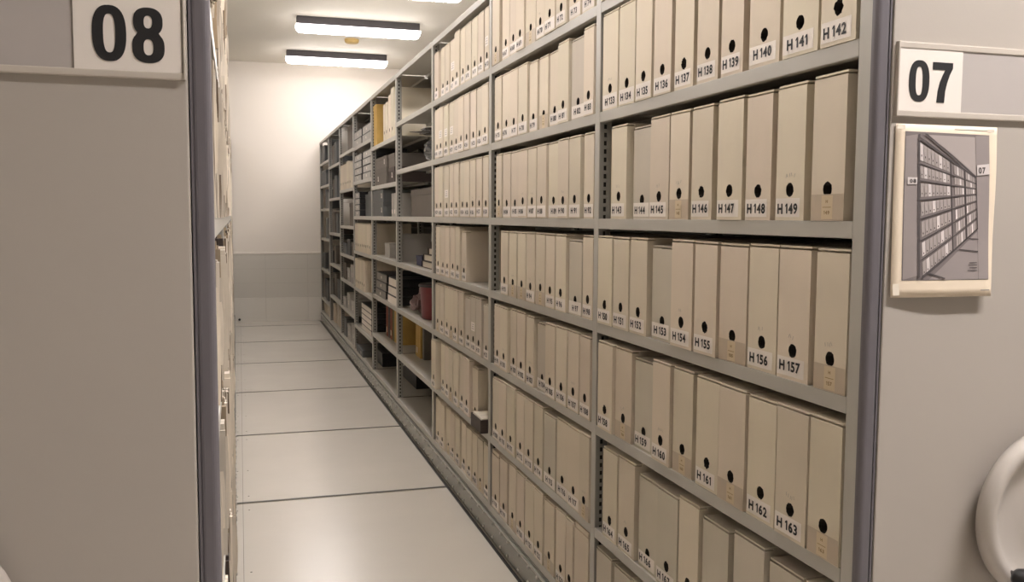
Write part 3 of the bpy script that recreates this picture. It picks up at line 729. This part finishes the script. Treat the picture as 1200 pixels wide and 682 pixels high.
# bay 5 (5.528-6.578)
put(storage_box(.155,.285,.26,MUST),5,1,6.475,.012,0,'tall mustard box at the left end','box')
for k,(yc,h,w) in enumerate(((6.02,.235,.075),(5.92,.24,.075),(5.80,.27,.09),(5.69,.30,.095))):
    b=archive_box(w,h,.3,0 ,1,CARD,200+k); 
    for c in list(b.children):
        if c.name.startswith('tape_label'): bpy.data.objects.remove(c)
    put(b,5,1,yc-.02,.004,0,['pale file box, leftmost of four right of the mustard box','pale file box, second of four right of the mustard box','taller pale file box, third of four','tallest pale file box at the right end'][k],'archive box','pale file boxes beside the mustard box')
put(storage_box(.52,.115,.30,TAUPE,(-.10,.4)),5,2,6.29,.02,0,'dark taupe box with white label, lower of two','box','stacked taupe boxes')
put(storage_box(.50,.075,.30,TAUPE,(.17,.5)),5,2,6.29,.022,.1156,'dark taupe box with white label, upper of two','box','stacked taupe boxes')
put(storage_box(.24,.10,.26,DKBRN,(.03,.5)),5,2,5.82,.02,0,'brown box with white label, lower of small pair','box','stacked brown boxes')
put(storage_box(.23,.085,.25,TAUPE),5,2,5.82,.022,.1006,'plain taupe box, upper of small pair','box','stacked brown boxes')
put(storage_box(.44,.195,.24,TAUPE),5,2,6.12,.40,0,'large pale brown carton behind the stacked boxes','carton')
put(storage_box(.48,.095,.32,SLATE,(.17,.45)),5,3,6.32,.006,0,'dark slate box with white label, lower of two','box','stacked slate boxes')
put(storage_box(.48,.085,.32,SLATE,(.17,.5)),5,3,6.32,.006,.0956,'dark slate box with white label, upper of two','box','stacked slate boxes')
for k,yc in enumerate((5.80,5.71)):
    put(binder(.07,.145,.24,GREYB,PAPER),5,3,yc-.02,.02,0,['beige slip case left of its twin','beige slip case at the right end'][k],'slip case','beige slip cases')
put(storage_box(.62,.21,.30,TAUPE),5,4,5.96,.40,0,'large taupe carton set deep on the back half','carton')
put(storage_box(.21,.095,.17,GREYB),5,4,6.14,.04,0,'small pale box with lid near the front','box')
put(storage_box(.10,.17,.20,GREYB),5,4,5.60,.02,0,'pale upright box at the right end','box')
for c,(yc,w) in enumerate(((6.25,.44),(5.76,.34))):
    for k in range(3):
        put(flat_case(w,.055,.27,CASEG if c==0 else PAPER,BLACKB),5,5,yc,.01+.004*k,.0556*k,'%s document case in the %s pile of flat cases'%(['lowest','middle','topmost'][k],['left','right'][c]),'document case','piles of flat document cases')
put(storage_box(.34,.19,.24,SLATE),5,5,6.05,.42,0,'slate carton behind the piles of cases','carton')
put(storage_box(.20,.235,.24,mat('rust_board',(.30,.14,.05),.7)),5,5,5.72,.42,0,'rust brown carton behind the right pile of cases','carton')
cc=[REDBR,DKBRN,REDBR,mat('olive_cloth',(.12,.11,.04),.7),MUST,MUST]
for k in range(6):
    put(binder(.07 if k<4 else .085,.22-.006*(k%3),.24,cc[k],YLAB if k in(0,2) else None),5,6,6.36-k*.092,.07,0,['reddish brown ledger, leftmost of the row','dark brown ledger, second of the row','reddish brown ledger, third of the row','olive ledger, fourth of the row','mustard ledger, fifth of the row','mustard ledger, rightmost of the row'][k],'ledger','ledgers set back on the shelf')
put(storage_box(.52,.19,.30,BLACKB,(-.20,.5)),5,7,6.00,.16,0,'black carton with a white tag','carton')
# bay 6 (6.608-7.658)
for c,yc in enumerate((7.42,6.90)):
    for k in range(2):
        put(flat_case(.44,.062,.27,GREYB,BLACKB),6,1,yc,.006+.003*k,.0626*k,'pale %s document case of the %s pile'%(['lower','upper'][k],['left','right'][c]),'document case','pale flat cases')
    for k in range(4):
        put(flat_case(.42 ,.053,.27,GREYB,BLACKB),6,2,yc,.006+.003*(k%2),.0536*k,'pale flat case, %s of four in the %s pile'%(['lowest','second','third','topmost'][k],['left','right'][c]),'document case','pale flat cases')
for k in range(4):
    put(flat_case(.25,.048,.25,GREYB,BLACKB),6,3,7.50,.01,.0486*k,'narrow pale flat case, %s of four'%['lowest','second','third','topmost'][k],'document case','narrow flat cases')
put(storage_box(.22,.17,.26,SLATE),6,3,7.20,.05,0,'dark slate box left of its twin','box','slate boxes')
put(storage_box(.26,.185,.26,SLATE,(.07,.2)),6,3,6.86,.03,0,'dark slate box with a low white label','box','slate boxes')
for k in range(9):
    b=archive_box(.096,.225,.3,0,1,CARD,300+k)
    for c in list(b.children):
        if c.name.startswith('tape_label'): bpy.data.objects.remove(c)
    put(b,6,4,7.57-k*.104,.004,0,'plain cream archive box, %s of nine from the left'%['first','second','third','fourth','fifth','sixth','seventh','eighth','ninth'][k],'archive box','plain cream archive boxes in the sixth bay')
for k in range(6):
    b=archive_box(.098,.24,.3,0,1,CARD,320+k)
    for c in list(b.children):
        if c.name.startswith('tape_label'): bpy.data.objects.remove(c)
    put(b,6,5,7.575-k*.101,.004,0,'plain cream archive box, %s of six from the left'%['first','second','third','fourth','fifth','sixth'][k],'archive box','plain cream archive boxes in the sixth bay')
for k in range(5):
    put(flat_case(.55,.042,.27,PAPER,BLACKB),6,6,7.08,.02,.0426*k,'white flat case, %s of five'%['lowest','second','third','fourth','topmost'][k],'document case','white flat cases')
put(storage_box(.40,.055,.28,SLATE,(.1,.5)),6,7,7.35,-.002,0,'low slate box with a white label','box')
put(storage_box(.40,.10,.28,BLACKB),6,7,6.86,.08,0,'black carton in shadow','carton')
# bay 7 (7.688-8.738)
put(rounded_box(.30,.24,.30,GREYB),7,1,8.56,.005,0,'pinkish grey round-backed box at the left end','box')
put(storage_box(.50,.22,.30,TAUPE),7,1,8.08,.03,0,'large taupe carton','carton')
for k in range(8):
    b=archive_box(.098,.225 if k!=5 else .24,.3,0,1,CARD,340+k)
    for c in list(b.children):
        if c.name.startswith('tape_label'): bpy.data.objects.remove(c)
    put(b,7,2,8.66-k*.107,.004,0,'plain cream archive box, %s of eight from the left'%['first','second','third','fourth','fifth','sixth','seventh','eighth'][k],'archive box','plain cream archive boxes in the seventh bay')
put(rounded_box(.44,.24,.30,GREYB),7,3,8.45,.005,0,'beige round-backed box','box')
put(storage_box(.30,.20,.28,TAUPE),7,3,8.0,.02,0,'taupe carton right of the round-backed box','carton')
for r_,L_ in {4:[(8.5,.28,.10,SLATE),(8.15,.22,.14,BLACKB),(7.86,.20,.12,TAUPE)],5:[(8.5,.22,.15,TAUPE),(8.2,.20,.12,GREYB),(7.9,.26,.16,GREYB)],6:[(8.52,.25,.09,GREYB),(8.2,.22,.15,GREYB),(7.88,.26,.11,GREYB)],7:[(8.5,.22,.17,SLATE),(8.2,.25,.14,GREYB),(7.86,.26,.18,GREYB)]}.items():
    for k,(yc,w,h,m) in enumerate(L_):
        put(storage_box(w,h,.28,m,(.0,.45) if m is GREYB else None),7,r_,yc,.012,0,'%s box%s, %s of three'%({SLATE:'slate',BLACKB:'black',TAUPE:'taupe',GREYB:'pale grey'}[m],' with white label' if m is GREYB else '',['leftmost','middle','rightmost'][k]),'box','boxes in the seventh bay')
# bays 8 and 9
for bay in (8,9):
    base=UY[bay-1]
    nrow=len(BAYZ[bay])-1
    for row in range(1,nrow+1):
        hmax=BAYZ[bay][row-1]-BAYZ[bay][row]-.035
        last=row==nrow
        cols=[TAUPE,SLATE,DKBRN] if bay==8 else [SLATE,SLATE,SLATE]
        if last: cols=[CARD,CARDG,CARD]
        for k in range(3):
            rnd=random.Random(bay*50+row*7+k)
            h=min(hmax,.24)*rnd.uniform(.7,.98); w=.27*rnd.uniform(.8,1.05)
            if not last and rnd.random()<.18: continue
            put(storage_box(w,h,.28,cols[k],(.0,.4) if last else None),bay,row,base+.86-k*.33,.010+rnd.uniform(0,.03),0,'%s, %s of the row'%({TAUPE:'taupe carton',SLATE:'slate carton',DKBRN:'dark brown carton',CARD:'cream carton with label',CARDG:'greyish cream carton with label'}[cols[k]],['leftmost','middle','rightmost'][k]),'carton','cartons of the two farthest bays')

# ------------------------------------------------------------------ left unit: worn files seen almost edge on
def worn_file(w,h,d,m,seed):
    # bundle of folders: slim slices standing proud by different amounts, shadow gaps between them coloured by a dark core
    rnd=random.Random(seed); bm=B()
    box(bm,.012,d,-w/2,w/2,0,h*.985,1)
    y=-w/2; 
    while y<w/2-.004:
        tw=min(rnd.uniform(.008,.020),w/2-y); o_=rnd.uniform(-.004,.005); hh=h*rnd.uniform(.93,1)
        n=5; vs=[]
        for i in range(n+1):
            z=hh*i/n; dx=o_+rnd.uniform(-.0009,.0009)
            vs.append([bm.verts.new(p) for p in ((dx,y,z),(dx,y+tw,z),(.0118,y+tw,z),(.0118,y,z))])
        for i in range(n):
            for q in range(4): bm.faces.new((vs[i][q],vs[i][(q+1)%4],vs[i+1][(q+1)%4],vs[i+1][q]))
        bm.faces.new(vs[0]); bm.faces.new(vs[-1])
        y+=tw+.0022
    o=obj('paper_file',bm,[m,DKBRN])
    bm=B(); z0=h*rnd.uniform(.1,.3); z1=h*rnd.uniform(.6,.9); yy=rnd.uniform(-w/4,w/4); n=6
    for i in range(n):
        za,zb=z0+(z1-z0)*i/n, z0+(z1-z0)*(i+1)/n
        xa,xb=[-.005-.0025*math.sin(PI*k/n)-.0008*rnd.random() for k in (i,i+1)]
        for f in (((xa,yy,za),(xb,yy,zb),(.01,yy,zb),(.01,yy,za)),((xa,yy+.001,za),(xb,yy+.001,zb),(.01,yy+.001,zb),(.01,yy+.001,za)),((xa,yy,za),(xb,yy,zb),(xb,yy+.001,zb),(xa,yy+.001,za))): quad(bm,f)
    obj('loose_sheet',bm,WORN,o,norm=False)
    return o
ca,sa=math.cos(LR),math.sin(LR)
def left_world(u,Y):   # u: into the unit (towards -x); Y along the unit
    x=-u; y=Y-PY
    return (LX+x*ca-y*sa, PY+x*sa+y*ca)
protos=[worn_file(.05,.232,.30,WORNS,1),worn_file(.085,.225,.31,WORNS,2),worn_file(.07,.24,.29,WORND,3),worn_file(.10,.215,.31,WORNS,4),worn_file(.04,.235,.30,DKBRN,5),worn_file(.065,.22,.30,WORN,6)]
PW=[.05,.085,.07,.10,.04,.065]; used=[False]*6
rnd=random.Random(77)
for bay in (1,2,3):
    for row in range(1,8):
        y=UY[bay-1]+.006; hi=UY[bay]-.036
        while True:
            k=rnd.choice((0,1,3,1,2,4,4,5,5)); w=PW[k]
            if y+w+.004>hi: break
            yc=y+w/2+.002
            x,yy=left_world(rnd.uniform(-.008,.008),yc)
            loc=(x,yy,H+BAYZ[bay][row]+.0006)
            if not used[k]: o=protos[k]; used[k]=True; o.location=loc; o.rotation_euler=(0,0,PI+LR)
            else: o=dup(protos[k],loc,PI+LR)
            tag(o,'%s paper file seen edge on in the 08 unit, %s shelf, %s bay'%({2:'brown',4:'dark'}.get(k,'whitish'),ROWN[row],['nearest','second','third'][bay-1]),'paper file','paper files on the %s shelf of the 08 unit'%ROWN[row])
            y+=w+.008+rnd.choice((0,.006,.016,.035))
# the remaining bays of the 08 unit, each only a fraction of a pixel wide
bm=B(); rnd=random.Random(5)
for bay in range(4,10):
    for row in range(1,len(BAYZ[bay])):
        y=UY[bay-1]+.008; hmax=BAYZ[bay][row-1]-BAYZ[bay][row]-.035
        while y+.10<UY[bay]-.036:
            w=rnd.uniform(.05,.1); h=min(.24,hmax)*rnd.uniform(.88,1)
            uo=rnd.uniform(-.004,.004)
            x,yy=left_world(0,y+w/2)
            z=H+BAYZ[bay][row]+.0006
            box(bm,x-.30,x-uo,yy-w/2,yy+w/2,z,z+h,rnd.choice((0,0,1)))
            y+=w+.006
tag(obj('paper_files',bm,[WORN,WORND]),'pale mass of paper files in the farther bays of the 08 unit','paper files',kind='stuff')

# ------------------------------------------------------------------ camera, world, view
cam=bpy.data.cameras.new('camera'); co=bpy.data.objects.new('camera',cam); C.objects.link(co)
F=Vector((0.28466393,0.95516113,-0.08144736)); R_=Vector((0.95845595,-0.28519061,0.00533899)); U_=Vector((0.01812843,0.07958353,0.99666334))
m=Matrix((( R_.x,U_.x,-F.x,0),(R_.y,U_.y,-F.y,0),(R_.z,U_.z,-F.z,H),(0,0,0,1)))
co.matrix_world=m
cam.sensor_width=36; cam.lens=36*1070.528/1200; cam.clip_start=.02; cam.clip_end=60
bpy.context.scene.camera=co
w=bpy.data.worlds.new('world'); bpy.context.scene.world=w; w.use_nodes=True
w.node_tree.nodes['Background'].inputs[0].default_value=(1,.93,.85,1); w.node_tree.nodes['Background'].inputs[1].default_value=.1
vs=bpy.context.scene.view_settings
vs.view_transform='Standard'; vs.look='None'; vs.gamma=1; vs.use_curve_mapping=False; vs.exposure=1.68
